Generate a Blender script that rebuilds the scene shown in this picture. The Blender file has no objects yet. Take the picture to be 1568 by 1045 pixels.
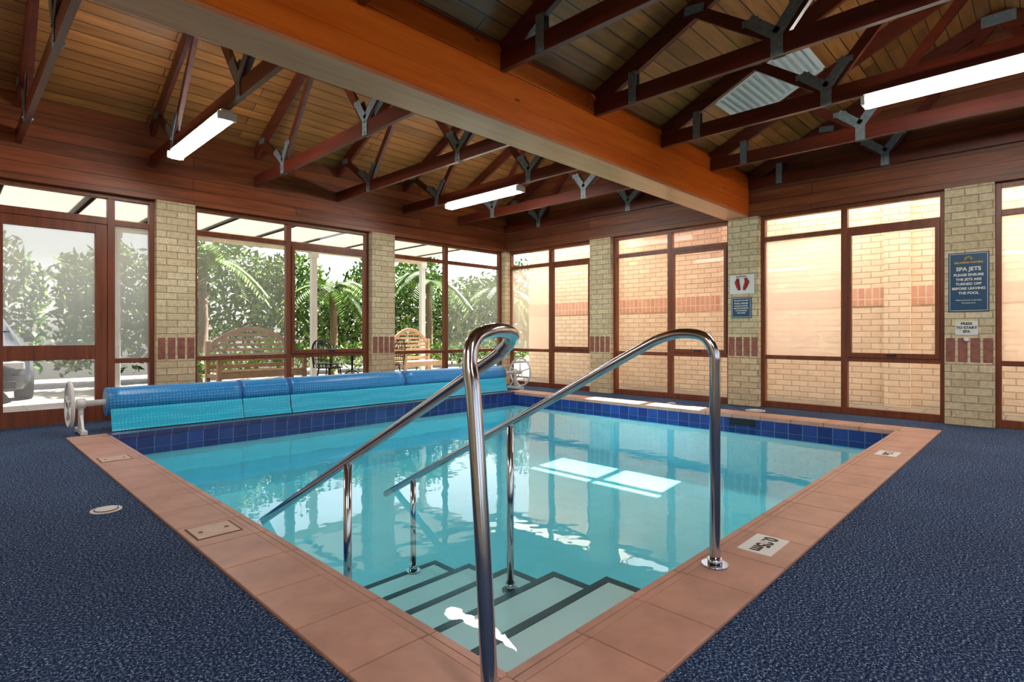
import bpy, bmesh, math, random
from mathutils import Vector, Matrix
random.seed(7)
scene = bpy.context.scene
COL = scene.collection

# ------------------------------------------------------------------ helpers
def c(r, g, b):
    def f(v):
        v /= 255.0
        return v/12.92 if v <= 0.04045 else ((v+0.055)/1.055)**2.4
    return (f(r), f(g), f(b), 1.0)

def newmat(name):
    m = bpy.data.materials.new(name); m.use_nodes = True
    nt = m.node_tree
    return m, nt, nt.nodes['Principled BSDF']

def L(nt, a, b): nt.links.new(a, b)

def math_node(nt, op, a, b=None):
    n = nt.nodes.new('ShaderNodeMath'); n.operation = op
    for i, v in enumerate((a, b)):
        if v is None: continue
        if isinstance(v, (int, float)): n.inputs[i].default_value = v
        else: L(nt, v, n.inputs[i])
    return n.outputs[0]

def posvec(nt, u, v, su=1.0, sv=1.0, w=None, sw=1.0):
    g = nt.nodes.new('ShaderNodeNewGeometry')
    s = nt.nodes.new('ShaderNodeSeparateXYZ'); L(nt, g.outputs['Position'], s.inputs[0])
    d = {'x': s.outputs[0], 'y': s.outputs[1], 'z': s.outputs[2]}
    def get(k):
        if k == 'xy': return math_node(nt, 'ADD', d['x'], d['y'])
        return d[k]
    cb = nt.nodes.new('ShaderNodeCombineXYZ')
    L(nt, math_node(nt, 'MULTIPLY', get(u), su), cb.inputs[0])
    L(nt, math_node(nt, 'MULTIPLY', get(v), sv), cb.inputs[1])
    if w: L(nt, math_node(nt, 'MULTIPLY', get(w), sw), cb.inputs[2])
    return cb.outputs[0]

def ramp(nt, fac, stops):
    r = nt.nodes.new('ShaderNodeValToRGB')
    e = r.color_ramp.elements
    while len(e) < len(stops): e.new(0.5)
    for i, (p, col) in enumerate(stops):
        e[i].position = p; e[i].color = col
    L(nt, fac, r.inputs[0]); return r.outputs[0]

def mixc(nt, fac, a, b, mode='MIX'):
    m = nt.nodes.new('ShaderNodeMix'); m.data_type = 'RGBA'; m.blend_type = mode
    for sock, v in ((m.inputs[0], fac), (m.inputs[6], a), (m.inputs[7], b)):
        if isinstance(v, (int, float, tuple)): sock.default_value = v
        else: L(nt, v, sock)
    return m.outputs[2]

def noise(nt, vec, scale, detail=4, rough=0.6):
    n = nt.nodes.new('ShaderNodeTexNoise')
    n.inputs['Scale'].default_value = scale; n.inputs['Detail'].default_value = detail
    n.inputs['Roughness'].default_value = rough
    if vec is not None: L(nt, vec, n.inputs['Vector'])
    return n.outputs['Fac']

def bump(nt, bsdf, h, strength, dist=0.01):
    b = nt.nodes.new('ShaderNodeBump'); b.inputs['Strength'].default_value = strength
    b.inputs['Distance'].default_value = dist
    L(nt, h, b.inputs['Height']); L(nt, b.outputs[0], bsdf.inputs['Normal']); return b

def schlick(nt, f0, normal=None, top=1.0):
    lw = nt.nodes.new('ShaderNodeLayerWeight'); lw.inputs['Blend'].default_value = 0.5
    if normal is not None: L(nt, normal, lw.inputs['Normal'])
    p = math_node(nt, 'POWER', lw.outputs['Facing'], 5.0)
    return math_node(nt, 'ADD', math_node(nt, 'MULTIPLY', p, top-f0), f0)

def simple(name, col, rough=0.5, metal=0.0, nscale=None, var=0.12, bmp=0.0):
    m, nt, b = newmat(name)
    b.inputs['Roughness'].default_value = rough; b.inputs['Metallic'].default_value = metal
    g = posvec(nt, 'x', 'y', w='z')
    f = noise(nt, g, nscale or 12.0)
    dark = tuple(x*(1-var) for x in col[:3])+(1,); lite = tuple(min(1, x*(1+var)) for x in col[:3])+(1,)
    L(nt, ramp(nt, f, [(0.3, dark), (0.7, lite)]), b.inputs['Base Color'])
    if bmp: bump(nt, b, f, bmp)
    return m

def brickmat(name, u, v, bw, rh, c1, c2, mortar, ms=0.008, off=0.5, rough=0.8, bmp=0.6, nvar=0.35, nscale=9.0, spec=0.5):
    m, nt, b = newmat(name)
    vec = posvec(nt, u, v)
    t = nt.nodes.new('ShaderNodeTexBrick')
    L(nt, vec, t.inputs['Vector'])
    t.inputs['Color1'].default_value = c1; t.inputs['Color2'].default_value = c2
    t.inputs['Mortar'].default_value = mortar
    t.inputs['Scale'].default_value = 1.0; t.inputs['Mortar Size'].default_value = ms
    t.inputs['Brick Width'].default_value = bw; t.inputs['Row Height'].default_value = rh
    t.inputs['Mortar Smooth'].default_value = 0.3
    t.offset = off
    n3 = noise(nt, posvec(nt, 'x', 'y', w='z'), nscale, 6, 0.65)
    shade = ramp(nt, n3, [(0.25, (1-nvar,)*3+(1,)), (0.75, (1+nvar*0.3,)*3+(1,))])
    L(nt, mixc(nt, 1.0, t.outputs['Color'], shade, 'MULTIPLY'), b.inputs['Base Color'])
    b.inputs['Roughness'].default_value = rough
    b.inputs['Specular IOR Level'].default_value = spec
    h = math_node(nt, 'SUBTRACT', math_node(nt, 'MULTIPLY', n3, 0.5), t.outputs['Fac'])
    bump(nt, b, h, bmp, 0.012)
    return m

def woodmat(name, grain, c1, c2, rough=0.4, planks=None, gscale=1.0, bmp=0.15, mort=None, knots=False):
    m, nt, b = newmat(name)
    sc = {'x': (0.7, 9, 9), 'y': (9, 0.7, 9), 'z': (9, 9, 0.7)}[grain]
    vec = posvec(nt, 'x', 'y', sc[0]*gscale, sc[1]*gscale, 'z', sc[2]*gscale)
    f = noise(nt, vec, 2.2, 6, 0.62)
    col = ramp(nt, f, [(0.28, c1), (0.72, c2)])
    h = f
    if knots:
        v = nt.nodes.new('ShaderNodeTexVoronoi'); v.inputs['Scale'].default_value = 1.0
        L(nt, posvec(nt, 'x', 'z', 1.6, 4.5), v.inputs['Vector'])
        k = ramp(nt, v.outputs['Distance'], [(0.03, (0.18, 0.12, 0.08, 1)), (0.07, (1, 1, 1, 1))])
        col = mixc(nt, 1.0, col, k, 'MULTIPLY')
    if planks:
        t = nt.nodes.new('ShaderNodeTexBrick')
        L(nt, posvec(nt, planks[0], planks[1]), t.inputs['Vector'])
        t.inputs['Color1'].default_value = (1.12, 1.1, 1.05, 1); t.inputs['Color2'].default_value = (0.62, 0.6, 0.58, 1)
        t.inputs['Mortar'].default_value = mort or (0.12, 0.1, 0.09, 1)
        t.inputs['Scale'].default_value = 1; t.inputs['Mortar Size'].default_value = 0.0045
        t.inputs['Brick Width'].default_value = planks[2]; t.inputs['Row Height'].default_value = planks[3]
        t.offset = 0.37
        col = mixc(nt, 1.0, col, t.outputs['Color'], 'MULTIPLY')
        h = math_node(nt, 'SUBTRACT', math_node(nt, 'MULTIPLY', f, 0.3), t.outputs['Fac'])
    L(nt, col, b.inputs['Base Color'])
    b.inputs['Roughness'].default_value = rough
    bump(nt, b, h, bmp, 0.006)
    return m

def box(bm, x0, x1, y0, y1, z0, z1, mi=0):
    v = [bm.verts.new((x, y, z)) for x in (x0, x1) for y in (y0, y1) for z in (z0, z1)]
    for q in ((0, 1, 3, 2), (4, 6, 7, 5), (0, 4, 5, 1), (2, 3, 7, 6), (0, 2, 6, 4), (1, 5, 7, 3)):
        f = bm.faces.new([v[i] for i in q]); f.material_index = mi

def beam(bm, p0, p1, w, d, side=Vector((1, 0, 0)), mi=0):
    p0 = Vector(p0); p1 = Vector(p1); t = (p1-p0).normalized()
    s = (side - t*side.dot(t)).normalized(); u = t.cross(s)
    v = []
    for p in (p0, p1):
        for a in (-1, 1):
            for b_ in (-1, 1):
                v.append(bm.verts.new(p+s*a*w/2+u*b_*d/2))
    for q in ((0, 1, 3, 2), (4, 6, 7, 5), (0, 4, 5, 1), (2, 3, 7, 6), (0, 2, 6, 4), (1, 5, 7, 3)):
        f = bm.faces.new([v[i] for i in q]); f.material_index = mi

def tube(bm, pts, r, n=12, mi=0, cap=True, closed=False):
    pts = [Vector(p) for p in pts]
    rings = []; up = None; M_ = len(pts)
    for i, p in enumerate(pts):
        if closed: t = (pts[(i+1) % M_]-pts[i-1]).normalized()
        elif i == 0: t = (pts[1]-p).normalized()
        elif i == M_-1: t = (p-pts[-2]).normalized()
        else: t = (pts[i+1]-pts[i-1]).normalized()
        if up is None:
            up = Vector((0, 0, 1)) if abs(t.z) < 0.9 else Vector((1, 0, 0))
        up = (up-t*up.dot(t)).normalized(); s = t.cross(up)
        rr = r[i] if isinstance(r, (list, tuple)) else r
        rings.append([bm.verts.new(p+(up*math.cos(a)+s*math.sin(a))*rr) for a in [2*math.pi*k/n for k in range(n)]])
    rng = range(M_) if closed else range(M_-1)
    for i in rng:
        A, B = rings[i], rings[(i+1) % M_]
        for k in range(n):
            f = bm.faces.new((A[k], A[(k+1) % n], B[(k+1) % n], B[k])); f.smooth = True; f.material_index = mi
    if cap and not closed:
        for R in (rings[0], rings[-1]):
            f = bm.faces.new(R); f.material_index = mi

def cyl(bm, p0, p1, r, n=20, mi=0): tube(bm, [p0, p1], r, n, mi)

def spline(pts, sub=10):
    P = [Vector(p) for p in pts]; P = [2*P[0]-P[1]]+P+[2*P[-1]-P[-2]]
    out = []
    for i in range(1, len(P)-2):
        for k in range(sub):
            t = k/sub
            out.append(0.5*((2*P[i])+(-P[i-1]+P[i+1])*t+(2*P[i-1]-5*P[i]+4*P[i+1]-P[i+2])*t*t+(-P[i-1]+3*P[i]-3*P[i+1]+P[i+2])*t**3))
    out.append(P[-2]); return out

def obj(name, bm, mats, parent=None, bevel=0.0, fixn=True):
    if fixn: bmesh.ops.recalc_face_normals(bm, faces=bm.faces)
    me = bpy.data.meshes.new(name); bm.to_mesh(me); bm.free()
    for m in mats: me.materials.append(m)
    o = bpy.data.objects.new(name, me); COL.objects.link(o)
    if parent: o.parent = parent
    if bevel:
        md = o.modifiers.new('bevel', 'BEVEL'); md.width = bevel; md.segments = 2; md.limit_method = 'ANGLE'
    return o

def empty(name):
    e = bpy.data.objects.new(name, None); COL.objects.link(e); e.empty_display_size = 0.2; return e

def text(name, body, size, mat, M4, parent, align='CENTER'):
    cu = bpy.data.curves.new(name, 'FONT'); cu.body = body; cu.size = size
    cu.align_x = align; cu.align_y = 'CENTER'; cu.extrude = 0.0008; cu.offset = 0.0015*size/0.05
    cu.materials.append(mat)
    o = bpy.data.objects.new(name, cu); COL.objects.link(o); o.parent = parent; o.matrix_world = M4
    return o

# ------------------------------------------------------------------ dimensions
XE = 7.72
YN = 7.65
XW, YS = -3.0, -2.3
GE, GN = 7.86, 7.80
PX0, PX1, PY0, PY1 = 1.14, 6.80, 1.13, 6.55
HEAD = 2.60
RID_N, RID_S = 5.83, 0.40
SL = 0.47
def ceil_z(y):
    if y >= 3.3: return 3.2+SL*(min(y, 2*RID_N-y)-3.3)
    if y <= 3.0: return 3.2+SL*(3.0-max(y, 2*RID_S-y))
    return 3.2

# ------------------------------------------------------------------ materials
M_brick = brickmat('cream_split_brick', 'xy', 'z', 0.23, 0.083, c(238, 218, 180), c(218, 196, 156), c(186, 168, 136), 0.006, 0.5, 0.9, 1.0, 0.34, 26)
M_sold = simple('red_soldier_brick', c(150, 96, 84), 0.85, 0, 18, 0.3, 0.4)
M_outbrick = brickmat('outside_brick', 'xy', 'z', 0.24, 0.086, c(252, 232, 206), c(242, 216, 188), c(212, 184, 156), 0.008, 0.5, 0.9, 0.6, 0.14, 8)
M_outsold = brickmat('outside_soldier', 'xy', 'z', 0.09, 0.5, c(216, 162, 142), c(224, 176, 152), c(236, 208, 180), 0.01, 0.0, 0.9, 0.3, 0.15)
M_frame = woodmat('cedar_frame', 'z', c(96, 46, 26), c(140, 72, 40), 0.4)
M_wallboard_n = woodmat('cedar_boards_north', 'x', c(104, 50, 24), c(156, 82, 42), 0.45, ('x', 'z', 3.5, 0.14), mort=(0.35, 0.3, 0.28, 1))
M_wallboard_e = woodmat('cedar_boards_east', 'y', c(96, 48, 26), c(142, 78, 42), 0.45, ('y', 'z', 3.5, 0.14), mort=(0.35, 0.3, 0.28, 1))
M_ceil = woodmat('ceiling_boards', 'x', c(140, 88, 42), c(188, 126, 66), 0.42, ('x', 'y', 2.7, 0.115))
M_beam = woodmat('orange_varnished_beam', 'x', c(220, 98, 24), c(252, 134, 42), 0.32, None, 0.6, 0.1, knots=True)
M_soffit = woodmat('beam_soffit', 'x', c(206, 130, 88), c(230, 160, 112), 0.3, None, 0.6, 0.1)
M_truss = woodmat('truss_timber', 'y', c(66, 24, 15), c(108, 42, 25), 0.34)
M_steel = simple('galvanised_plate', c(126, 140, 144), 0.5, 0.4, 30, 0.25)
M_chrome = simple('polished_steel', c(190, 192, 200), 0.14, 1.0, 5, 0.05)
M_white = simple('white_enamel', c(225, 225, 222), 0.4, 0, 5, 0.03)
M_iron = simple('dark_iron', c(40, 40, 44), 0.5, 0.3, 8, 0.1)
M_benchwood = simple('bench_timber', c(180, 146, 114), 0.7, 0, 20, 0.2)
M_paving = brickmat('patio_paving', 'x', 'y', 0.4, 0.4, c(140, 132, 120), c(128, 120, 108), c(100, 94, 86), 0.008, 0.0, 0.8, 0.2, 0.15)
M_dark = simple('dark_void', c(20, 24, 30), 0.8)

M_carpet, nt, b = newmat('navy_fleck_carpet')
p = posvec(nt, 'x', 'y', w='z')
n1 = noise(nt, p, 105, 3, 0.85)
n2 = noise(nt, p, 1.3, 3, 0.5)
base = ramp(nt, n1, [(0.40, c(12, 26, 54)), (0.50, c(32, 54, 92)), (0.56, c(68, 96, 138)), (0.63, c(178, 200, 222))])
L(nt, mixc(nt, 1.0, base, ramp(nt, n2, [(0.3, (0.8, 0.8, 0.82, 1)), (0.7, (1.1, 1.1, 1.1, 1))]), 'MULTIPLY'), b.inputs['Base Color'])
b.inputs['Roughness'].default_value = 0.95; b.inputs['Specular IOR Level'].default_value = 0.15
bump(nt, b, n1, 0.7, 0.008)

M_coping = simple('terracotta_coping', c(190, 142, 124), 0.42, 0, 5, 0.16, 0.05)
M_grout = simple('coping_grout', c(120, 86, 74), 0.9)
M_navy = brickmat('navy_waterline_tile', 'xy', 'z', 0.152, 0.152, c(34, 50, 118), c(44, 70, 146), c(96, 116, 156), 0.005, 0.0, 0.2, 0.3, 0.15)
M_navytop = brickmat('navy_top_tile', 'x', 'y', 0.152, 0.4, c(50, 50, 98), c(64, 62, 116), c(96, 96, 126), 0.005, 0.0, 0.25, 0.3, 0.15)
M_pool = simple('pool_plaster', c(176, 238, 248), 0.7, 0, 3, 0.05)
M_tread = simple('step_plaster', c(232, 250, 252), 0.7, 0, 3, 0.04)
M_nosing = simple('step_nosing_tile', c(22, 60, 68), 0.4)

M_water = bpy.data.materials.new('pool_water'); M_water.use_nodes = True
nt = M_water.node_tree; nt.nodes.clear()
out = nt.nodes.new('ShaderNodeOutputMaterial')
tr = nt.nodes.new('ShaderNodeBsdfTransparent'); tr.inputs[0].default_value = (0.95, 0.99, 0.998, 1)
gl = nt.nodes.new('ShaderNodeBsdfGlossy'); gl.inputs['Roughness'].default_value = 0.015
mx = nt.nodes.new('ShaderNodeMixShader')
p = posvec(nt, 'x', 'y')
h = noise(nt, p, 2.4, 3, 0.5)
bp = nt.nodes.new('ShaderNodeBump'); bp.inputs['Strength'].default_value = 0.15; bp.inputs['Distance'].default_value = 0.02
L(nt, h, bp.inputs['Height']); L(nt, bp.outputs[0], gl.inputs['Normal'])
L(nt, schlick(nt, .02, bp.outputs[0]), mx.inputs[0]); L(nt, tr.outputs[0], mx.inputs[1]); L(nt, gl.outputs[0], mx.inputs[2])
L(nt, mx.outputs[0], out.inputs['Surface'])
va = nt.nodes.new('ShaderNodeVolumeAbsorption'); va.inputs['Color'].default_value = (0.05, 0.87, 0.975, 1); va.inputs['Density'].default_value = 0.38
L(nt, va.outputs[0], out.inputs['Volume'])

def glassmat(name, film=0.0, grad=False, lo=0.55, col=(0.92, 0.93, 0.92, 1)):
    m = bpy.data.materials.new(name); m.use_nodes = True
    nt = m.node_tree; nt.nodes.clear()
    out = nt.nodes.new('ShaderNodeOutputMaterial')
    tr = nt.nodes.new('ShaderNodeBsdfTransparent'); tr.inputs[0].default_value = (0.95, 0.97, 0.96, 1)
    gl = nt.nodes.new('ShaderNodeBsdfGlossy'); gl.inputs['Roughness'].default_value = 0.01
    mx = nt.nodes.new('ShaderNodeMixShader')
    src = tr.outputs[0]
    if film:
        tl = nt.nodes.new('ShaderNodeBsdfTranslucent'); tl.inputs[0].default_value = col
        m2 = nt.nodes.new('ShaderNodeMixShader'); m2.inputs[0].default_value = film
        if grad:
            g = nt.nodes.new('ShaderNodeNewGeometry'); s = nt.nodes.new('ShaderNodeSeparateXYZ')
            L(nt, g.outputs['Position'], s.inputs[0])
            mr = nt.nodes.new('ShaderNodeMapRange'); mr.inputs[1].default_value = 1.0; mr.inputs[2].default_value = 1.9
            mr.inputs[3].default_value = film*lo; mr.inputs[4].default_value = film
            L(nt, s.outputs[2], mr.inputs[0]); L(nt, mr.outputs[0], m2.inputs[0])
        L(nt, tr.outputs[0], m2.inputs[1]); L(nt, tl.outputs[0], m2.inputs[2]); src = m2.outputs[0]
    L(nt, schlick(nt, .008, None, .6), mx.inputs[0]); L(nt, src, mx.inputs[1]); L(nt, gl.outputs[0], mx.inputs[2])
    L(nt, mx.outputs[0], out.inputs['Surface'])
    return m
M_glass = glassmat('clear_glass'); M_film = glassmat('frosted_film_glass', 0.40, col=(.98, .92, .84, 1)); M_filmg = glassmat('graduated_film_glass', 0.80, True, .45, (.72, .76, .78, 1))
M_haze = glassmat('light_film_glass', 0.30, True, .5, (.75, .77, .76, 1))
M_low = glassmat('lower_film_glass', 0.22, col=(.75, .76, .76, 1))
GM = [M_glass, M_film, M_filmg, M_haze, M_low]

def emis(name, col, s):
    m, nt, b = newmat(name)
    b.inputs['Base Color'].default_value = col; b.inputs['Emission Color'].default_value = col
    b.inputs['Emission Strength'].default_value = s; return m
M_tube = emis('fluorescent_diffuser', (1.0, 0.96, 0.9, 1), 47.0)

# ------------------------------------------------------------------ floor + pool
bm = bmesh.new()
ox0, ox1, oy0, oy1 = 0.82, 7.12, 0.80, 6.70
box(bm, XW, ox0, YS, 7.9, -0.12, 0)
box(bm, ox1, 7.95, YS, 7.9, -0.12, 0)
box(bm, ox0, ox1, YS, oy0, -0.12, 0)
box(bm, ox0, ox1, oy1, 7.9, -0.12, 0)
obj('floor', bm, [M_carpet])

POOL = empty('swimming_pool')
bm = bmesh.new()
box(bm, ox0+.002, PX0-.006, oy0+.002, oy1, -0.12, 0.002, 1)
box(bm, PX0-.006, ox1-.002, oy0+.002, PY0-.006, -0.12, 0.002, 1)
box(bm, PX1+.006, ox1-.002, PY0, oy1, -0.12, 0.002, 1)
def row(a0, a1, step):
    n = round((a1-a0)/step); s = (a1-a0)/n
    return [(a0+i*s+.0025, a0+(i+1)*s-.0025) for i in range(n)]
ns = 0.055
def nosing(x0, x1, y0, y1, axis):
    if axis == 'y':
        w = (x1-x0)/2
        box(bm, x0, x0+w-.002, y0, y1, -0.035, 0.010, 0); box(bm, x0+w+.002, x1, y0, y1, -0.035, 0.009, 0)
    else:
        w = (y1-y0)/2
        box(bm, x0, x1, y0, y0+w-.002, -0.035, 0.010, 0); box(bm, x0, x1, y0+w+.002, y1, -0.035, 0.009, 0)
for (a, b_) in row(PY0, 6.55, 0.335):
    box(bm, ox0+.004, PX0-ns-.003, a, b_, 0.0, 0.012, 0)
    nosing(PX0-ns, PX0+.012, a, b_, 'y')
for (a, b_) in row(PX0, PX1, 0.335):
    box(bm, a, b_, oy0+.004, PY0-ns-.003, 0.0, 0.012, 0)
    nosing(a, b_, PY0-ns, PY0+.012, 'x')
for (a, b_) in row(PY0, 6.55, 0.335):
    box(bm, PX1+ns+.003, ox1-.004, a, b_, 0.0, 0.012, 0)
    nosing(PX1-.012, PX1+ns, a, b_, 'y')
for (x0, x1) in ((ox0+.004, PX0-.003), (PX1+.003, ox1-.004)):
    box(bm, x0, x1, oy0+.004, PY0-.003, 0.0, 0.012, 0)
    box(bm, x0, x1, 6.553, oy1-.003, 0.0, 0.012, 0)
obj('coping', bm, [M_coping, M_grout], POOL, bevel=0.002)
bm = bmesh.new()
box(bm, PX0+.002, PX1-.002, PY1-.012, oy1-.003, -0.035, 0.012, 0)
obj('edge_tiles', bm, [M_navytop], POOL, bevel=0.004)

PF = -0.78
bm = bmesh.new()
t = 0.06
box(bm, PX0-t, PX1+t, PY0-t, PY1+t, PF-.1, PF, 0)
for (a, b_, d, e) in ((PX0-t, PX0, PY0-t, PY1+t), (PX1, PX1+t, PY0-t, PY1+t), (PX0, PX1, PY0-t, PY0), (PX0, PX1, PY1, PY1+t)):
    box(bm, a, b_, d, e, PF, -0.125, 0)
g = 0.006
for (a, b_, d, e) in ((PX0-.005, PX0+g, PY0, PY1), (PX1-g, PX1+.005, PY0, PY1), (PX0+g, PX1-g, PY0-.005, PY0+g), (PX0+g, PX1-g, PY1-g, PY1+.005)):
    box(bm, a, b_, d, e, -0.22, -0.036, 1)
SX1 = 2.52
K = 6
ys = [1.36+.375*k for k in range(K)]; zs = [-.24-.085*k for k in range(K)]
prev = PY0
for k in range(K):
    box(bm, PX0, SX1, prev, ys[k], PF, zs[k], 4)
    e = .045
    box(bm, PX0+.001, SX1+.003, ys[k]-e, ys[k]+.003, zs[k]-.03, zs[k]+.003, 2)
    box(bm, SX1-e, SX1+.003, prev, ys[k]-e, zs[k]-.03, zs[k]+.003, 2)
    prev = ys[k]
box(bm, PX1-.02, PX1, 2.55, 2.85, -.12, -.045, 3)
obj('basin', bm, [M_pool, M_navy, M_nosing, M_dark, M_tread], POOL)
bm = bmesh.new()
box(bm, PX0-.003, PX1+.003, PY0-.003, PY1+.003, PF-.02, -0.135)
obj('water', bm, [M_water], POOL)

# ------------------------------------------------------------------ walls / ceiling
bm = bmesh.new()
box(bm, XW, 7.95, 7.72, 7.90, HEAD, 3.62)
box(bm, XW, XE+.02, 7.66, 7.72, HEAD, HEAD+.16)
obj('wall_north', bm, [M_wallboard_n])

def prism_x(bm, prof, x0, x1, mi=0):
    A = [bm.verts.new((x0, y, z)) for y, z in prof]; B = [bm.verts.new((x1, y, z)) for y, z in prof]
    bm.faces.new(A).material_index = mi; bm.faces.new(B).material_index = mi
    n = len(prof)
    for i in range(n):
        bm.faces.new((A[i], A[(i+1) % n], B[(i+1) % n], B[i])).material_index = mi
e_ = .03
gable_n = [(3.15, HEAD), (7.8, HEAD), (7.8, ceil_z(7.8)+e_), (RID_N, ceil_z(RID_N)+e_), (3.3, 3.2+e_), (3.15, 3.2+e_)]
gable_s = [(YS, HEAD), (3.15, HEAD), (3.15, 3.2+e_), (3.0, 3.2+e_), (RID_S, ceil_z(RID_S)+e_), (YS, ceil_z(YS)+e_)]
bm = bmesh.new()
prism_x(bm, gable_n, 7.78, 7.95); prism_x(bm, gable_s, 7.78, 7.95)
box(bm, 7.73, 7.78, YS, 7.66, HEAD, HEAD+.16)
obj('wall_east', bm, [M_wallboard_e])
bm = bmesh.new()
prism_x(bm, [(YS, 0), (7.9, 0), (7.9, ceil_z(7.9)+e_), (RID_N, ceil_z(RID_N)+e_), (3.3, 3.2+e_), (3.0, 3.2+e_), (RID_S, ceil_z(RID_S)+e_), (YS, ceil_z(YS)+e_)], XW-.12, XW)
obj('wall_west', bm, [M_brick])
bm = bmesh.new()
box(bm, XW, 7.95, YS-.15, YS, HEAD, 3.5)
obj('wall_south', bm, [M_wallboard_n])

bm = bmesh.new()
prof = [(-2.9, ceil_z(-2.9)), (RID_S, ceil_z(RID_S)), (3.0, 3.2), (3.3, 3.2), (RID_N, ceil_z(RID_N)), (8.4, ceil_z(8.4))]
up = [(y, z+.1) for y, z in reversed(prof)]
prism_x(bm, prof+up, XW-.3, 8.25)
obj('ceiling', bm, [M_ceil])

bm = bmesh.new()
box(bm, XW, 7.76, 3.02, 3.28, HEAD+.012, 3.2, 0)
box(bm, XW, 7.75, 2.99, 3.31, HEAD, HEAD+.03, 1)
box(bm, XW, 7.75, 2.985, 3.02, HEAD+.03, 2.78, 0)
box(bm, XW, 7.75, 2.990, 3.02, 2.784, 3.0, 0)
box(bm, XW, 7.75, 2.985, 3.02, 3.004, 3.15, 0)
box(bm, XW, 7.75, 3.28, 3.31, HEAD+.03, 3.16, 0)
obj('ceiling_beam', bm, [M_beam, M_soffit], bevel=0.003)

# ------------------------------------------------------------------ columns
def column(cx, cy, hx, hy, face, top=HEAD):
    bm = bmesh.new()
    box(bm, cx-hx, cx+hx, cy-hy, cy+hy, 0, top, 0)
    z0, z1 = .69, .95
    n = 4
    if 'W' in face or 'E' in face:
        xs = cx-hx if 'W' in face else cx+hx
        w = 2*hy/n
        for i in range(n):
            a = cy-hy+i*w
            box(bm, xs-.006, xs+.006, a+.012, a+w-.012, z0, z1, 1)
    if 'S' in face or 'N' in face:
        y_ = cy-hy if 'S' in face else cy+hy
        w = 2*hx/n
        for i in range(n):
            a = cx-hx+i*w
            box(bm, a+.012, a+w-.012, y_-.006, y_+.006, z0, z1, 1)
    obj('brick_column', bm, [M_brick, M_sold], bevel=0.006)
for cy in (-1.78, .64, 3.06, 5.45):
    column(XE+.11, cy, .11, .21, 'W')
for cx in (-.92, 2.0, 4.93):
    column(cx, YN+.11, .21, .11, 'S')
column(7.79, 7.76, .11, .11, 'WS')
for cx in (-.5, 2.2, 4.9, 7.84):
    column(cx, YS-.11, .21 if cx < 7 else .1, .11, 'N')
column(XW+.1, YS-.11, .1, .11, 'N')

# ------------------------------------------------------------------ windows
wc = [0]
def window_bay(axis, plane, a, b_, mid, sash, films, name=None):
    wc[0] += 1
    par = empty(name or 'window_%d' % wc[0])
    bm = bmesh.new(); d = .045
    def bx(a0, a1, z0, z1, dd=d, mi=0, off=0):
        if axis == 'x': box(bm, a0, a1, plane-dd+off, plane+dd+off, z0, z1, mi)
        else: box(bm, plane-dd+off, plane+dd+off, a0, a1, z0, z1, mi)
    bx(a, a+.05, 0, HEAD); bx(b_-.05, b_, 0, HEAD); bx(mid-.035, mid+.035, .085, HEAD-.05, d-.002)
    bx(a+.05, b_-.05, 0, .085, d-.001); bx(a+.05, b_-.05, HEAD-.05, HEAD, d-.001)
    for (s0, s1) in ((a+.05, mid-.035), (mid+.035, b_-.05)):
        bx(s0, s1, .655, .71, d-.003); bx(s0, s1, 2.25, 2.31, d-.003)
    if sash:
        s0, s1 = (a+.05, mid-.035) if sash == 'lo' else (mid+.035, b_-.05)
        off = -.03
        bx(s0, s0+.045, .71, 2.25, .03, 0, off); bx(s1-.045, s1, .71, 2.25, .03, 0, off)
        bx(s0+.045, s1-.045, .71, .765, .03, 0, off); bx(s0+.045, s1-.045, 2.205, 2.25, .03, 0, off)
        mm = (s0+s1)/2
        bx(mm-.05, mm+.05, .735, .755, .012, 1, off-.04)
    obj('frame', bm, [M_frame, M_iron], par, bevel=0.003)
    bm = bmesh.new()
    for i, (s0, s1) in enumerate(((a+.04, mid-.02), (mid+.02, b_-.04))):
        for j, (z0, z1) in enumerate(((.07, .67), (.70, 2.26), (2.30, HEAD-.04))):
            if axis == 'x': vs = [(s0, plane, z0), (s1, plane, z0), (s1, plane, z1), (s0, plane, z1)]
            else: vs = [(plane, s0, z0), (plane, s1, z0), (plane, s1, z1), (plane, s0, z1)]
            f = bm.faces.new([bm.verts.new(v) for v in vs]); f.material_index = films[i][j]
    obj('glass', bm, GM, par, fixn=False)
    return par
window_bay('y', GE, .85, 2.85, 1.85, 'lo', ((0, 0, 0), (0, 1, 0)))
window_bay('y', GE, 3.27, 5.24, 4.22, 'lo', ((0, 0, 0), (0, 0, 0)))
window_bay('y', GE, 5.66, 7.68, 6.62, 'lo', ((0, 0, 0), (0, 1, 0)))
window_bay('y', GE, -1.57, .43, -.57, 'lo', ((0, 0, 0), (0, 1, 0)))
window_bay('x', GN, 2.21, 4.72, 3.44, 'hi', ((0, 3, 0), (0, 0, 0)))
window_bay('x', GN, 5.14, 7.68, 6.30, None, ((0, 0, 0), (0, 3, 0)))
for (a, b_) in ((XW+.2, -.71), (-.29, 1.99), (2.41, 4.69), (5.11, 7.74)):
    window_bay('x', YS-.11, a, b_, (a+b_)/2, 'hi', ((0, 0, 0), (0, 0, 0)))  # unseen south windows, added so sky light brightens the foreground
window_bay('x', GN, XW, -1.13, -2.0, 'hi', ((0, 2, 0), (0, 0, 0)))

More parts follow.
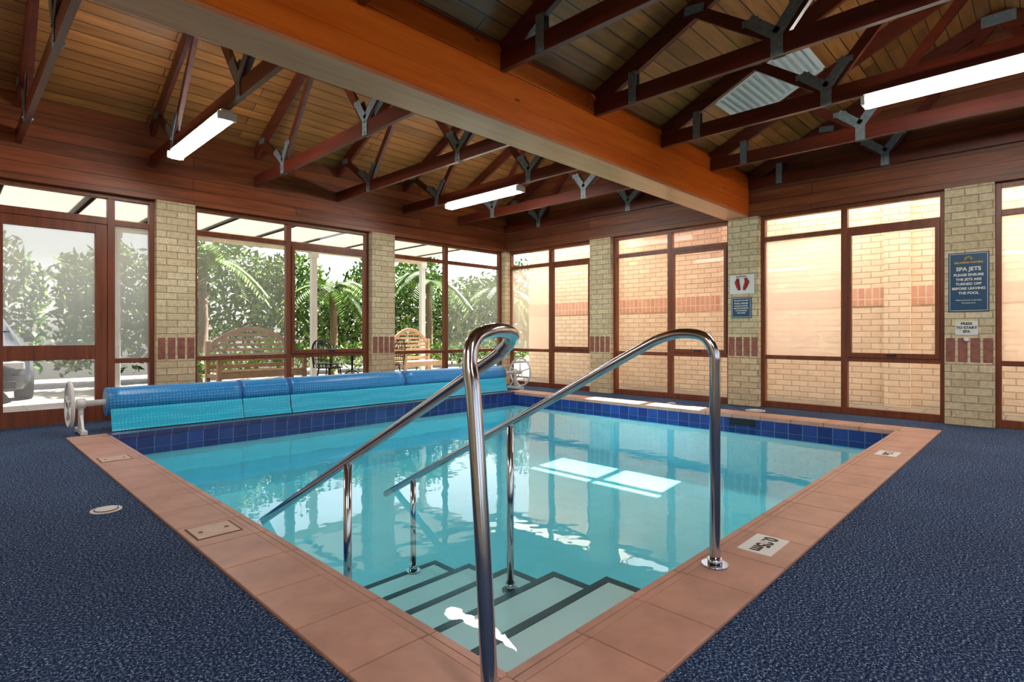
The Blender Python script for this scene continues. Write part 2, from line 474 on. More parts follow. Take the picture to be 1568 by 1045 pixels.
par = empty('door_1'); bm = bmesh.new(); d = .05
def bx(a0, a1, z0, z1, dd=.045, mi=0, off=0): box(bm, a0, a1, GN-dd+off, GN+dd+off, z0, z1, mi)
bx(-.71, -.66, 0, HEAD); bx(1.74, 1.79, 0, HEAD); bx(1.33, 1.40, .085, HEAD-.05)
bx(-.66, 1.74, HEAD-.05, HEAD, .044); bx(-.66, 1.33, 2.25, 2.33, .044); bx(1.40, 1.74, 2.25, 2.31, .043)
bx(1.33, 1.74, 0, .085, .043); bx(1.40, 1.74, .655, .71, .042)
for (l0, l1) in ((-.65, .325), (.335, 1.325)):
    for (s0, s1) in ((l0, l0+.11), (l1-.11, l1)): bx(s0, s1, .01, 2.245, .03, 0, -.012)
    bx(l0+.11, l1-.11, .01, .18, .029, 0, -.012); bx(l0+.11, l1-.11, .71, .87, .029, 0, -.012); bx(l0+.11, l1-.11, 2.14, 2.245, .029, 0, -.012)
obj('frame', bm, [M_frame], par, bevel=0.003)
bm = bmesh.new()
def gq(s0, s1, z0, z1, mi):
    f = bm.faces.new([bm.verts.new(v) for v in ((s0, GN, z0), (s1, GN, z0), (s1, GN, z1), (s0, GN, z1))]); f.material_index = mi
for (l0, l1) in ((-.65, .325), (.335, 1.325)):
    gq(l0+.1, l1-.1, .17, .72, 4); gq(l0+.1, l1-.1, .86, 2.15, 2)
gq(1.39, 1.75, .08, .66, 0); gq(1.39, 1.75, .7, 2.26, 2); gq(1.39, 1.75, 2.3, HEAD-.04, 0); gq(-.67, 1.34, 2.32, HEAD-.04, 0)
obj('glass', bm, GM, par, fixn=False)
bm = bmesh.new()
tube(bm, spline([(.39, GN-.05, 1.02), (.39, GN-.1, 1.02), (.46, GN-.1, 1.02), (.5, GN-.1, 1.02)], 4), .009, 8)
obj('handle', bm, [M_chrome], par)

# ------------------------------------------------------------------ trusses
def truss_mesh(heel, ridge, sgn, yend):
    bm = bmesh.new(); zc = 3.05
    X = Vector((1, 0, 0))
    def rz(y): return ceil_z(y)-.095
    beam(bm, (0, heel, zc), (0, yend, zc), .045, .14, X)
    hy = heel+sgn*.02
    beam(bm, (0, hy, rz(hy)), (0, ridge, rz(ridge)), .044, .15, X)
    beam(bm, (0, ridge, rz(ridge)), (0, yend, rz(yend)), .043, .15, X)
    j1 = heel+sgn*1.58; j2 = heel+sgn*3.50
    for j, s_ in ((j1, 1), (j2, -1)):
        if (yend-j)*sgn < .1: continue
        ro = j-s_*sgn*.62
        ro = max(min(ro, max(yend, heel)), min(yend, heel))
        ri = ridge-s_*sgn*.05
        beam(bm, (0, j-s_*sgn*.03, zc+.08), (0, ro, rz(ro)-.02), .04, .085, X)
        beam(bm, (0, j+s_*sgn*.03, zc+.08), (0, ri, rz(ri)-.05), .041, .085, X)
        for sx in (-.026, .026):
            beam(bm, (sx, j, 2.975), (sx, j, 3.17), .006, .085, X, 1)
            d1 = Vector((0, ro-j, rz(ro)-zc)).normalized(); d2 = Vector((0, ri-j, rz(ri)-zc)).normalized()
            for dd in (d1, d2):
                st = Vector((sx*1.05, j, 3.13)); beam(bm, st, st+dd*.26, .005, .085, X, 1)
                e0 = st+dd*.24; beam(bm, e0-Vector((0, .06, 0)), e0+Vector((0, .06, 0)), .004, .05, X, 1)
        for yy, zz in ((j, 3.0), (j, 3.1)):
            cyl(bm, (-.04, yy, zz), (.04, yy, zz), .012, 8, 1)
        for sx in (-.027, .027):
            beam(bm, (sx, ro-.08, rz(ro)-.02), (sx, ro+.08, rz(ro)+.0), .005, .07, X, 1)
    hs = heel+sgn*.40
    for sx in (-.028, .028):
        beam(bm, (sx, hs, 2.985), (sx, hs, 3.25), .006, .075, X, 1)
    for sx in (-.027, .027):
        beam(bm, (sx, ridge-.14, rz(ridge)-.03), (sx, ridge+.14, rz(ridge)-.03), .005, .12, X, 1)
    bmesh.ops.recalc_face_normals(bm, faces=bm.faces)
    me = bpy.data.meshes.new('roof_truss'); bm.to_mesh(me); bm.free()
    me.materials.append(M_truss); me.materials.append(M_steel); return me
mN = truss_mesh(3.315, RID_N, 1, 7.71)
mS = truss_mesh(2.98, RID_S, -1, YS+.02)
TX = [-1.84, -.64, .56, 1.76, 2.96, 4.16, 5.36, 6.55, 7.73]
for x in TX:
    for me in (mN, mS):
        o = bpy.data.objects.new('roof_truss', me); COL.objects.link(o); o.location.x = x

# ------------------------------------------------------------------ fluorescent battens
def batten(x, y0, y1):
    par = empty('fluorescent_light')
    bm = bmesh.new()
    box(bm, x-.05, x+.05, y0, y1, 2.955, 2.978, 0)
    box(bm, x-.078, x+.078, y0-.01, y0+.02, 2.885, 2.955, 0); box(bm, x-.078, x+.078, y1-.02, y1+.01, 2.885, 2.955, 0)
    box(bm, x-.05, x+.05, y0+.02, y1-.02, 2.945, 2.957, 0)
    obj('housing', bm, [M_white], par, bevel=0.003)
    bm = bmesh.new()
    prof = [(-.05, 2.952), (-.072, 2.925), (-.07, 2.90), (-.045, 2.878), (.045, 2.878), (.07, 2.90), (.072, 2.925), (.05, 2.952)]
    A = [bm.verts.new((x+p, y0+.02, z)) for p, z in prof]; B = [bm.verts.new((x+p, y1-.02, z)) for p, z in prof]
    n = len(prof)
    for i in range(n): bm.faces.new((A[i], A[(i+1) % n], B[(i+1) % n], B[i]))
    bm.faces.new(A); bm.faces.new(B)
    obj('diffuser', bm, [M_tube], par)
batten(1.76, 5.22, 6.78); batten(5.36, 5.05, 6.55); batten(5.36, -.42, 1.12)
batten(.56, -1.9, -.35); batten(-1.84, 5.1, 6.6); batten(-1.84, -.4, 1.1)  # unseen battens behind the camera, added as fill light for the interior

# ceiling grille
bm = bmesh.new()
def cpt(x, y, dz): return Vector((x, y, ceil_z(y)-dz))
x0, x1, y0, y1 = 5.62, 6.42, 1.72, 2.50
for (pa, pb) in (((x0, y0), (x1, y0)), ((x0, y1), (x1, y1)), ((x0, y0), (x0, y1)), ((x1, y0), (x1, y1))):
    beam(bm, cpt(pa[0], pa[1], .02), cpt(pb[0], pb[1], .02), .05, .03, Vector((0, 1, -.47)) if pa[1] == pb[1] else Vector((1, 0, 0)), 0)
for i in range(1, 14):
    y_ = y0+(y1-y0)*i/14
    beam(bm, cpt(x0, y_, .02), cpt(x1, y_, .02), .034, .008, Vector((0, 1, -.1)), 0)
beam(bm, cpt((x0+x1)/2, y0, .008), cpt((x0+x1)/2, y1, .008), .8, .004, Vector((1, 0, 0)), 1)
obj('air_vent_grille', bm, [M_white, simple('grille_back', c(190, 205, 205), .6)])

# ------------------------------------------------------------------ handrails
def handrail(path, supports, flanges):
    par = empty('pool_handrail')
    bm = bmesh.new(); tube(bm, path, .0225, 16); obj('rail', bm, [M_chrome], par)
    bm = bmesh.new()
    for (x, y, zt, zb) in supports:
        cyl(bm, (x, y, zb), (x, y, zt), .020, 16)
        cyl(bm, (x, y, zb), (x, y, zb+.012), .05, 20)
        cyl(bm, (x, y, zb+.012), (x, y, zb+.05), .028, 20)
    obj('support_posts', bm, [M_chrome], par)
    bm = bmesh.new()
    for (x, y, z) in flanges:
        cyl(bm, (x, y, z), (x, y, z+.008), .055, 24); cyl(bm, (x, y, z+.008), (x, y, z+.03), .03, 20)
    obj('flanges', bm, [M_chrome], par)
def tread(y):
    for k in range(K):
        if y < ys[k]: return zs[k]
    return PF
rs = .52
def rz2(y): return .965-rs*(y-1.32)
X2 = 2.30
up2 = [(X2, 1.03, .012), (X2, 1.03, .45), (X2, 1.03, .82), (X2, 1.035, .92), (X2, 1.08, .985), (X2, 1.17, 1.0), (X2, 1.26, .985), (X2, 1.38, rz2(1.38)), (X2, 1.8, rz2(1.8)), (X2, 2.6, rz2(2.6)), (X2, 3.3, rz2(3.3)), (X2, 3.54, rz2(3.54))]
handrail(spline(up2, 8), [(X2, 2.25, rz2(2.25), tread(2.25)), (X2, 3.2, rz2(3.2), tread(3.2))], [(X2, 1.03, .012)])
X1 = 1.37
up1 = [(1.0, 1.05, .012), (1.02, 1.10, .4), (1.05, 1.17, .80), (1.06, 1.20, .91), (1.09, 1.215, .98), (1.17, 1.23, 1.008), (1.27, 1.26, 1.008), (1.34, 1.30, .99), (X1, 1.37, rz2(1.37)+.01), (X1, 1.5, rz2(1.5)), (X1, 2.3, rz2(2.3)), (X1, 3.0, rz2(3.0)), (X1, 3.5, rz2(3.5))]
handrail(spline(up1, 8), [(X1, 2.44, rz2(2.44), tread(2.44))], [(1.0, 1.05, .012)])

# ------------------------------------------------------------------ pool cover roller
def covermat(name, c1, c2):
    m, nt, b = newmat(name)
    v = nt.nodes.new('ShaderNodeTexVoronoi'); v.inputs['Scale'].default_value = 32; v.inputs['Randomness'].default_value = .15
    L(nt, posvec(nt, 'x', 'y', w='z'), v.inputs['Vector'])
    L(nt, ramp(nt, v.outputs['Distance'], [(.2, c2), (.5, c1)]), b.inputs['Base Color'])
    b.inputs['Roughness'].default_value = .35
    bump(nt, b, v.outputs['Distance'], -.5, .01); return m
M_cov = covermat('blue_bubble_cover', c(34, 128, 198), c(84, 170, 228))
M_flap = covermat('cyan_bubble_cover', c(30, 184, 224), c(80, 212, 242))
M_strap = simple('cover_strap', c(30, 84, 158), .5)
par = empty('pool_cover_roller')
YA, ZA = 6.93, .30
segs = [(1.17, 2.46, .146), (2.46, 3.02, .143), (3.02, 4.75, .146), (4.75, 6.84, .144)]
bm = bmesh.new()
for (a, b_, r) in segs:
    n = 12
    pts = [(a+(b_-a)*i/n, YA, ZA) for i in range(n+1)]
    tube(bm, pts, [r*(1+.005*math.sin(i*2.1+a)) for i in range(n+1)], 36)
obj('rolled_cover', bm, [M_cov], par)
bm = bmesh.new()
for x in (2.46, 3.04, 4.75): tube(bm, [(x-.015, YA, ZA), (x+.015, YA, ZA)], .1485, 36)
obj('straps', bm, [M_strap], par)
bm = bmesh.new()
for si, (a, b_, r) in enumerate(((1.19, 2.45, 0), (2.46, 3.02, .01), (3.03, 6.8, .0))):
    n = 30; ring = []
    for i in range(n+1):
        x = a+(b_-a)*i/n; w = .006*math.sin(x*7)
        ring.append([bm.verts.new((x, y_+w*q, z_)) for y_, z_, q in ((YA-.145, ZA-.06, 0), (YA-.155, .2, 1), (YA-.172+r, .12, 1), (YA-.198+r, .05, 1), (YA-.213+r, .022, 0))])
    for i in range(n):
        for k in range(4):
            f = bm.faces.new((ring[i][k], ring[i+1][k], ring[i+1][k+1], ring[i][k+1])); f.smooth = True
o = obj('hanging_flap', bm, [M_flap], par)
bm = bmesh.new()
cyl(bm, (.86, YA, ZA), (7.36, YA, ZA), .03, 16)
for x in (.97, 7.20):
    cyl(bm, (x, YA, .03), (x, YA, ZA+.05), .024, 14)
    cyl(bm, (x-.035, YA, ZA), (x+.035, YA, ZA), .05, 16)
    beam(bm, (x, YA-.2, .03), (x, YA+.2, .03), .05, .035)
    for yy in (-.17, .17):
        cyl(bm, (x-.025, YA+yy, .025), (x+.025, YA+yy, .025), .025, 14)
    beam(bm, (x, YA-.13, .04), (x, YA, .2), .02, .02); beam(bm, (x, YA+.13, .04), (x, YA, .2), .02, .02)
for x, R in ((.88, .215), (7.34, .25)):
    tube(bm, [(x, YA+R*math.cos(a), ZA+R*math.sin(a)) for a in [2*math.pi*k/32 for k in range(32)]], .018, 8, closed=True)
    for k in range(5):
        a = 2*math.pi*k/5+.3
        cyl(bm, (x, YA, ZA), (x, YA+R*math.cos(a), ZA+R*math.sin(a)), .012, 8)
    cyl(bm, (x-.02, YA, ZA), (x+.02, YA, ZA), .04, 14)
obj('stands_and_wheels', bm, [M_white], par)

# ------------------------------------------------------------------ signs
M_signblue = simple('sign_blue', c(24, 74, 104), .4, 0, 3, .05)
M_signwhite = simple('sign_white', c(232, 232, 228), .5, 0, 3, .03)
M_gold = simple('sign_gold', c(214, 178, 70), .5)
M_black = simple('sign_black', c(18, 18, 20), .5)
M_red = simple('sign_red', c(170, 40, 46), .5)
def M_east(x, y, z): return Matrix(((0, 0, -1, x), (-1, 0, 0, y), (0, 1, 0, z), (0, 0, 0, 1)))
SXf = XE-.008
def plate(name, y0, y1, z0, z1, mat, border=None):
    par = empty(name); bm = bmesh.new()
    box(bm, SXf-.004, SXf+.006, y0, y1, z0, z1, 0)
    if border:
        w = .004; i_ = .012
        for (a, b_, d, e) in ((y0+i_, y1-i_, z0+i_, z0+i_+w), (y0+i_, y1-i_, z1-i_-w, z1-i_), (y0+i_, y0+i_+w, z0+i_, z1-i_), (y1-i_-w, y1-i_, z0+i_, z1-i_)):
            box(bm, SXf-.0055, SXf-.003, a, b_, d, e, 1)
    obj('plate', bm, [mat, border or mat], par); return par
s = plate('pool_rules_sign', .472, .815, 1.235, 1.875, M_signblue, M_signwhite)
yc = .643; xt = SXf-.006
text('title', 'RELAXING WATERS', .027, M_gold, M_east(xt, yc, 1.765), s)
bm = bmesh.new()
for k in range(7):
    a = math.pi*k/6
    beam(bm, (xt, yc+.018*math.cos(a), 1.80+.018*math.sin(a)), (xt, yc+.038*math.cos(a), 1.80+.038*math.sin(a)), .003, .006)
obj('emblem', bm, [M_gold], s)
for tx, sz, zz in (('SPA JETS', .056, 1.695), ('PLEASE ENSURE', .036, 1.632), ('THE JETS ARE', .036, 1.583), ('TURNED OFF', .036, 1.534), ('BEFORE LEAVING', .036, 1.485), ('THE POOL', .036, 1.436), ('Thank you for your co-operation', .016, 1.36), ('Pool management', .016, 1.33)):
    text('line', tx, sz, M_signwhite, M_east(xt, yc, zz), s)
s = plate('spa_button_sign', .565, .755, .985, 1.135, M_signwhite)
for tx, zz in (('PRESS', 1.105), ('TO START', 1.062), ('SPA', 1.02)):
    text('line', tx, .038, M_black, M_east(xt, .66, zz), s)
bm = bmesh.new(); cyl(bm, (SXf-.02, .66, .94), (SXf+.01, .66, .94), .022, 20)
obj('button', bm, [M_signwhite], s)
s = plate('warning_poster', 2.90, 3.235, 1.55, 1.81, M_signwhite)
bm = bmesh.new()
for dy in (-.05, .05):
    tube(bm, [(xt, 3.07+dy, 1.76), (xt, 3.065+dy*1.4, 1.71), (xt, 3.07+dy*.9, 1.64), (xt, 3.07+dy*.6, 1.60)], [.018, .032, .026, .016], 10)
obj('picture', bm, [M_red], s)
text('line', 'CAUTION', .03, M_black, M_east(xt-.03, 3.07, 1.785), s)
s = plate('pool_notice_sign', 2.94, 3.215, 1.215, 1.50, M_signblue, M_signwhite)
for tx, sz, zz in (('RELAXING WATERS', .022, 1.455), ('POOL HOURS', .03, 1.415), ('PLEASE SHOWER', .024, 1.38), ('BEFORE ENTERING', .024, 1.348), ('NO RUNNING', .024, 1.316), ('NO GLASS', .024, 1.284)):
    text('line', tx, sz, M_signwhite, M_east(xt, 3.077, zz), s)

def marker(x, y, txt, w=.2, dpt=.15):
    par = empty('pool_depth_marker'); bm = bmesh.new()
    box(bm, x-w/2, x+w/2, y-dpt/2, y+dpt/2, .012, .0145)
    obj('plate', bm, [M_signwhite], par)
    M4 = Matrix(((-1, 0, 0, x), (0, -1, 0, y), (0, 0, 1, .015), (0, 0, 0, 1)))
    text('depth_text', txt, .085, M_black, M4, par)
marker(2.68, .965, '0.95m', w=.25, dpt=.15); marker(5.42, .965, '1.2m', w=.22, dpt=.15)
def lid(x, y):
    bm = bmesh.new()
    box(bm, x-.095, x+.095, y-.095, y+.095, .012, .0150, 0)
    box(bm, x-.105, x+.105, y-.105, y+.105, .012, .0135, 1)
    for q in (-1, 1): cyl(bm, (x+q*.06, y, .0148), (x+q*.06, y, .0158), .012, 12, 1)
    obj('skimmer_lid', bm, [simple('lid_beige', c(206, 180, 160), .5), M_grout])
lid(.955, 3.02); lid(.955, 5.3)
def drain(x, y, r, z=0.0):
    bm = bmesh.new()
    cyl(bm, (x, y, z), (x, y, z+.006), r, 28, 0); cyl(bm, (x, y, z+.006), (x, y, z+.009), r*.78, 28, 1); cyl(bm, (x, y, z+.009), (x, y, z+.011), r*.7, 28, 0)
    obj('floor_drain_cover', bm, [M_white, M_grout])
drain(.65, 3.83, .075); drain(7.35, 2.75, .12); drain(7.28, 3.9, .06)

# ------------------------------------------------------------------ outside: east passage
bm = bmesh.new(); box(bm, 7.96, 9.28, -6, 10.5, -.1, -.02); obj('passage_paving', bm, [M_paving])
bm = bmesh.new()
box(bm, 9.4, 9.65, -6, 8.6, -.1, 3.05, 0)
box(bm, 9.388, 9.4, -6, 8.6, 1.40, 1.66, 1)
for y in (-.3, 1.55, 3.9, 6.3): box(bm, 9.28, 9.4, y-.15, y+.15, -.1, 3.0, 0)
obj('neighbour_brick_wall', bm, [M_outbrick, M_outsold])
def polymat(name, mixf, col):
    m, nt, b = newmat(name)
    nt.nodes.remove(b); o_ = nt.nodes['Material Output']
    tl = nt.nodes.new('ShaderNodeBsdfTranslucent'); tl.inputs[0].default_value = col
    tp = nt.nodes.new('ShaderNodeBsdfTransparent'); mx = nt.nodes.new('ShaderNodeMixShader'); mx.inputs[0].default_value = mixf
    L(nt, tp.outputs[0], mx.inputs[1]); L(nt, tl.outputs[0], mx.inputs[2]); L(nt, mx.outputs[0], o_.inputs['Surface'])
    return m
M_poly = polymat('polycarbonate_roofing', .95, (.85, .80, .74, 1))
M_poly2 = polymat('tinted_polycarbonate_roofing', .97, (.36, .33, .29, 1))
bm = bmesh.new()
for (a, b_) in ((-6, 3.3), (5.75, 9.0)):
    box(bm, 8.0, 9.64, a, b_, 3.07, 3.074, 0)
    y = a+.1
    while y < b_: box(bm, 7.97, 9.64, y-.025, y+.025, 3.075, 3.15, 1); y += .8
obj('sun_blocking_canopy', bm, [M_poly, M_benchwood])  # canopy added to block the sun, gap shaped for the pool's sun patch

# ------------------------------------------------------------------ outside: north patio
bm = bmesh.new(); box(bm, -8, 7.9, 7.95, 16, -.1, -.02); box(bm, 7.9, 18, 12.0, 16, -.1, -.02); box(bm, 9.7, 18, 8.6, 12.0, -.1, -.02)
obj('patio_paving', bm, [M_paving])
bm = bmesh.new()
box(bm, -6, 7.9, 7.97, 10.6, 2.78, 2.784, 0)
x = -5.8
while x < 7.9: box(bm, x-.03, x+.03, 7.97, 10.6, 2.785, 2.88, 1); x += .9
box(bm, -6, 7.9, 10.45, 10.55, 2.6, 2.777, 1)
obj('verandah_roof', bm, [M_poly2, simple('cream_paint', c(222, 206, 176), .6)])
for x in (-1.4, 1.9, 5.15, 7.8):
    bm = bmesh.new(); box(bm, x-.055, x+.055, 10.45, 10.55, -.02, 2.6); box(bm, x-.08, x+.08, 10.42, 10.58, -.02, .12); box(bm, x-.08, x+.08, 10.42, 10.58, 2.5, 2.6)
    obj('verandah_post', bm, [M_white], bevel=.005)

def bench(x, y, w, rot=0):
    bm = bmesh.new(); h = w/2
    for sx in (-h, h):
        box(bm, sx-.03, sx+.03, -.25, -.19, 0, .62); box(bm, sx-.03, sx+.03, .19, .25, 0, .9)
        box(bm, sx-.035, sx+.035, -.27, .24, .62, .65); box(bm, sx-.02, sx+.02, -.2, .2, .34, .40)
    for k in range(5): box(bm, -h+.03, h-.03, -.24+k*.095, -.165+k*.095, .42, .445)
    box(bm, -h+.03, h-.03, -.24, -.21, .34, .42); box(bm, -h+.03, h-.03, .195, .23, .47, .53)
    n = 14
    pts = [(-h+.02+(w-.04)*i/n, .22, .80+.30*math.sin(math.pi*i/n)**.8) for i in range(n+1)]
    for i in range(n): beam(bm, pts[i], pts[i+1], .035, .07, Vector((0, 1, 0)))
    for zz in (.6, .68, .76, .84, .92, 1.0):
        xs = [p[0] for p in pts if p[2] > zz]
        if len(xs) > 1: box(bm, min(xs), max(xs), .205, .232, zz-.022, zz+.022)
    o = obj('garden_bench', bm, [M_benchwood], bevel=.004)
    o.location = (x, y, -.02); o.rotation_euler.z = rot
bench(3.55, 9.15, 1.35, .05); bench(7.0, 9.6, 1.1, .15)

def cafe_table(x, y):
    bm = bmesh.new()
    cyl(bm, (0, 0, .70), (0, 0, .72), .38, 32)
    tube(bm, [(.38*math.cos(a), .38*math.sin(a), .705) for a in [2*math.pi*k/32 for k in range(32)]], .015, 8, closed=True)
    cyl(bm, (0, 0, .3), (0, 0, .7), .02, 10)
    for k in range(3):
        a = 2*math.pi*k/3
        tube(bm, spline([(0, 0, .35), (.12*math.cos(a), .12*math.sin(a), .3), (.22*math.cos(a), .22*math.sin(a), .12), (.32*math.cos(a), .32*math.sin(a), 0.013)], 5), .013, 8)
    o = obj('cafe_table', bm, [M_iron]); o.location = (x, y, -.02)
def cafe_chair(x, y, rot):
    bm = bmesh.new()
    cyl(bm, (0, 0, .43), (0, 0, .45), .21, 24)
    for a in (.8, 2.34, 3.94, 5.48):
        tube(bm, [(.17*math.cos(a), .17*math.sin(a), .43), (.24*math.cos(a), .24*math.sin(a), 0.004)], .011, 8)
    arch = spline([(-.19, .16, .43), (-.2, .2, .7), (-.12, .23, .86), (0, .24, .9), (.12, .23, .86), (.2, .2, .7), (.19, .16, .43)], 5)
    tube(bm, arch, .011, 8)
    for sx in (-.1, -.035, .035, .1): tube(bm, [(sx, .19, .44), (sx*1.1, .22, .66), (sx*.8, .235, .87)], .006, 6)
    for zz in (.58, .72): tube(bm, [(-.195, .2, zz), (0, .225, zz), (.195, .2, zz)], .007, 6)
    o = obj('cafe_chair', bm, [M_iron]); o.location = (x, y, -.016); o.rotation_euler.z = rot
cafe_table(5.2, 9.1); cafe_chair(4.6, 8.8, 1.9); cafe_chair(5.8, 8.8, -1.6); cafe_chair(5.1, 9.8, .1)

# parked car seen through the door, nose towards the building
def car(cx, y0):
    par = empty('parked_car')
    M_paint = simple('car_paint_grey', c(44, 48, 56), .25, .2, 3, .03)
    M_cg = simple('car_glass', c(24, 30, 36), .08, 0, 3, .05)
    M_tyre = simple('tyre_rubber', c(20, 20, 22), .8)
    M_lamp = simple('headlamp_lens', c(230, 235, 240), .1)
    st = [(0, .62, .32, .50, .56, .50), (.10, .78, .22, .56, .66, .62), (.35, .85, .18, .62, .74, .70), (1.0, .87, .18, .70, .86, .74),
          (1.15, .87, .18, .72, .92, .72), (1.85, .88, .18, .86, 1.38, .58), (2.6, .88, .18, .90, 1.45, .60), (3.4, .87, .18, .92, 1.36, .56), (4.0, .84, .22, .90, 1.0, .66), (4.15, .74, .32, .80, .88, .6)]
    bm = bmesh.new(); rings = []
    for (y, hw, zb, zs_, zt, ht) in st:
        pr = [(-hw*.9, zb), (-hw, zb+.12), (-hw, (zb+zs_)/2), (-hw*.98, zs_), (-ht, zt-.02), (-ht*.6, zt+.015), (0, zt+.02), (ht*.6, zt+.015), (ht, zt-.02), (hw*.98, zs_), (hw, (zb+zs_)/2), (hw, zb+.12), (hw*.9, zb)]
        rings.append([bm.verts.new((cx+a, y0+y, z)) for a, z in pr])
    for i in range(len(rings)-1):
        for k in range(13):
            f = bm.faces.new((rings[i][k], rings[i][(k+1) % 13], rings[i+1][(k+1) % 13], rings[i+1][k])); f.smooth = True
            if (i == 4 and 4 <= k <= 7) or (i in (5, 6) and k in (3, 8)) or (i == 7 and 4 <= k <= 7): f.material_index = 1
    bm.faces.new(rings[0]); bm.faces.new(rings[-1])
    obj('body', bm, [M_paint, M_cg], par)
    bm = bmesh.new()
    for sx in (-.80, .80):
        for yy in (.8, 3.3):
            cyl(bm, (cx+sx-.1, y0+yy, .31), (cx+sx+.1, y0+yy, .31), .31, 28, 0)
            cyl(bm, (cx+sx-.105, y0+yy, .31), (cx+sx+.105, y0+yy, .31), .19, 20, 1)
    obj('wheels', bm, [M_tyre, M_white], par)
    bm = bmesh.new()
    box(bm, cx-.42, cx+.42, y0-.02, y0+.08, .36, .50, 0); box(bm, cx-.66, cx+.66, y0-.01, y0+.12, .22, .33, 0)
    box(bm, cx-.19, cx+.19, y0-.035, y0-.02, .36, .46, 1)
    for sx in (-.62, .62): box(bm, cx+sx-.13, cx+sx+.13, y0+.02, y0+.16, .50, .60, 2)
    for sx in (-.9, .9): box(bm, cx+sx-.06, cx+sx+.06, y0+1.25, y0+1.37, .88, .98, 3)
    obj('grille_plate_lamps', bm, [M_tyre, M_white, M_lamp, M_paint], par, bevel=.01)
    par.location.z = -.02
car(.1, 10.75)

# foliage
M_leaf, nt, b = newmat('hedge_leaf')
oi = nt.nodes.new('ShaderNodeNewGeometry')
L(nt, ramp(nt, oi.outputs['Random Per Island'], [(0, c(36, 70, 22)), (.5, c(78, 118, 38)), (1, c(150, 172, 72))]), b.inputs['Base Color'])
b.inputs['Roughness'].default_value = .5
M_trunk = simple('palm_trunk', c(120, 100, 76), .9, 0, 20, .3)
def leaf(V, F, p, d, nrm, ln, wd):
    s = d.cross(nrm)
    if s.length < 1e-4: return
    s.normalize(); i = len(V)
    V += [p, p+d*ln*.5+s*wd/2, p+d*ln, p+d*ln*.5-s*wd/2]; F.append((i, i+1, i+2, i+3))
def rv():
    while True:
        v = Vector((random.uniform(-1, 1), random.uniform(-1, 1), random.uniform(-1, 1)))
        if .1 < v.length < 1: return v.normalized()
def hedge(name, x0, x1, y0, y1, h, n, big=.16, z0=0.0):
    V, F = [], []
    for _ in range(n):
        x = random.uniform(x0, x1); y = random.uniform(y0, y1)
        hh = h*(.75+.25*math.sin(x*2.3)*math.sin(x*.9+1)+.1*random.random())
        z = z0+.2+hh*random.random()**.7
        d = (rv()+Vector((0, 0, .5))).normalized()
        leaf(V, F, Vector((x, y, z)), d, rv(), random.uniform(.6, 1.3)*big, big*.4)
    V = [Vector((v.x, v.y, max(v.z, -.015))) for v in V]
    me = bpy.data.meshes.new(name); me.from_pydata([tuple(v) for v in V], [], F); me.materials.append(M_leaf)
    o = bpy.data.objects.new(name, me); COL.objects.link(o)
hedge('garden_hedge', 1.6, 16, 13.3, 14.8, 3.2, 26000, .2)
hedge('garden_hedge', -7, 1.6, 15.2, 15.9, 2.8, 9000, .2)
hedge('flower_bed_shrub', 3, 12, 10.9, 11.4, .6, 3000, .14)
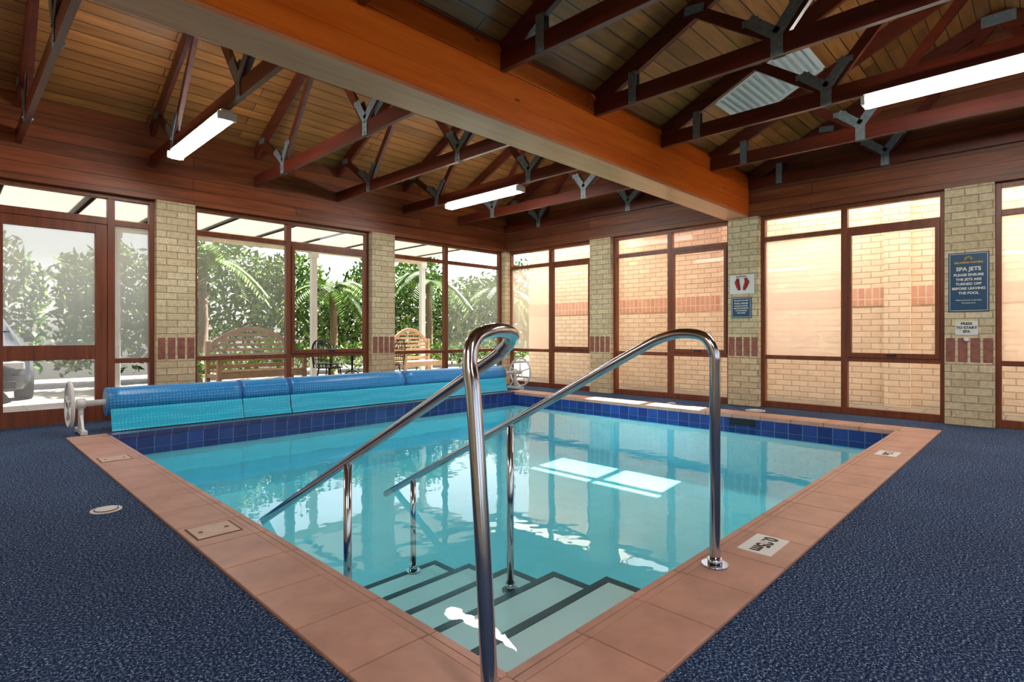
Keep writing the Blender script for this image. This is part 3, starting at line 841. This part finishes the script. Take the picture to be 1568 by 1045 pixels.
def palm(x, y, h, n=16, L_=1.6):
    bm = bmesh.new()
    tube(bm, [(0, 0, -.018), (.05, .02, h*.5), (0, 0, h)], [.11, .085, .07], 12)
    V, F = [], []
    for k in range(n):
        a = 2*math.pi*k/n+random.random()*.4; el = random.uniform(.1, 1.1)
        pts = []
        for i in range(14):
            t = i/13; r = L_*t*math.cos(el*(1-t*.3)); z = h+L_*t*math.sin(el)-L_*.85*t*t
            pts.append(Vector((r*math.cos(a), r*math.sin(a), z)))
        for i in range(1, 14):
            d = (pts[i]-pts[i-1]).normalized(); s_ = d.cross(Vector((0, 0, 1))).normalized()
            for q in (-1, 1):
                leaf(V, F, pts[i], (s_*q+d*.5+Vector((0, 0, -.35))).normalized(), Vector((0, 0, 1)), .42*(1-.5*i/13), .045)
                leaf(V, F, (pts[i]+pts[i-1])/2, (s_*q+d*.5+Vector((0, 0, -.3))).normalized(), Vector((0, 0, 1)), .42*(1-.5*i/13), .045)
    vs = [bm.verts.new(v) for v in V]
    for f in F: bm.faces.new([vs[i] for i in f]).material_index = 1
    o = obj('palm_tree', bm, [M_trunk, M_leaf], fixn=False); o.location = (x, y, 0)
palm(6.4, 12.1, 2.0, L_=1.2); palm(9.2, 12.1, 2.4, L_=1.2); palm(3.6, 12.1, 2.5, L_=1.2); palm(12, 12.1, 2.2, L_=1.2)

# ------------------------------------------------------------------ light
w = bpy.data.worlds.new('sky'); scene.world = w; w.use_nodes = True
nt = w.node_tree; bg = nt.nodes['Background']
sk = nt.nodes.new('ShaderNodeTexSky'); sk.sky_type = 'NISHITA'; sk.sun_disc = False; sk.sun_elevation = math.radians(50); sk.sun_rotation = math.radians(60); sk.air_density = 1.0; sk.dust_density = 3.0
hs = nt.nodes.new('ShaderNodeHueSaturation'); hs.inputs['Saturation'].default_value = .45
L(nt, sk.outputs[0], hs.inputs['Color']); L(nt, hs.outputs[0], bg.inputs[0]); bg.inputs[1].default_value = 0.45
sd = bpy.data.lights.new('sun', 'SUN'); sd.energy = 28; sd.angle = math.radians(.6); sd.color = (1, .96, .9)
so = bpy.data.objects.new('sun', sd); COL.objects.link(so)
az = math.radians(6); el = math.radians(53)
dirv = Vector((math.cos(az)*math.cos(el), math.sin(az)*math.cos(el), math.sin(el)))
so.rotation_euler = dirv.to_track_quat('Z', 'Y').to_euler(); so.location = (20, 10, 20)

# ------------------------------------------------------------------ camera
cd = bpy.data.cameras.new('camera'); cam = bpy.data.objects.new('camera', cd); COL.objects.link(cam)
cam.location = (0, 0, 1.0); cam.rotation_euler = (math.radians(90), 0, math.radians(-45.8))
cd.sensor_width = 36; cd.lens = 850/1568*36; cd.shift_y = -11.5/1568; cd.clip_start = .05
scene.camera = cam
scene.view_settings.view_transform = 'Standard'
scene.view_settings.look = 'None'
scene.view_settings.exposure = 0.08
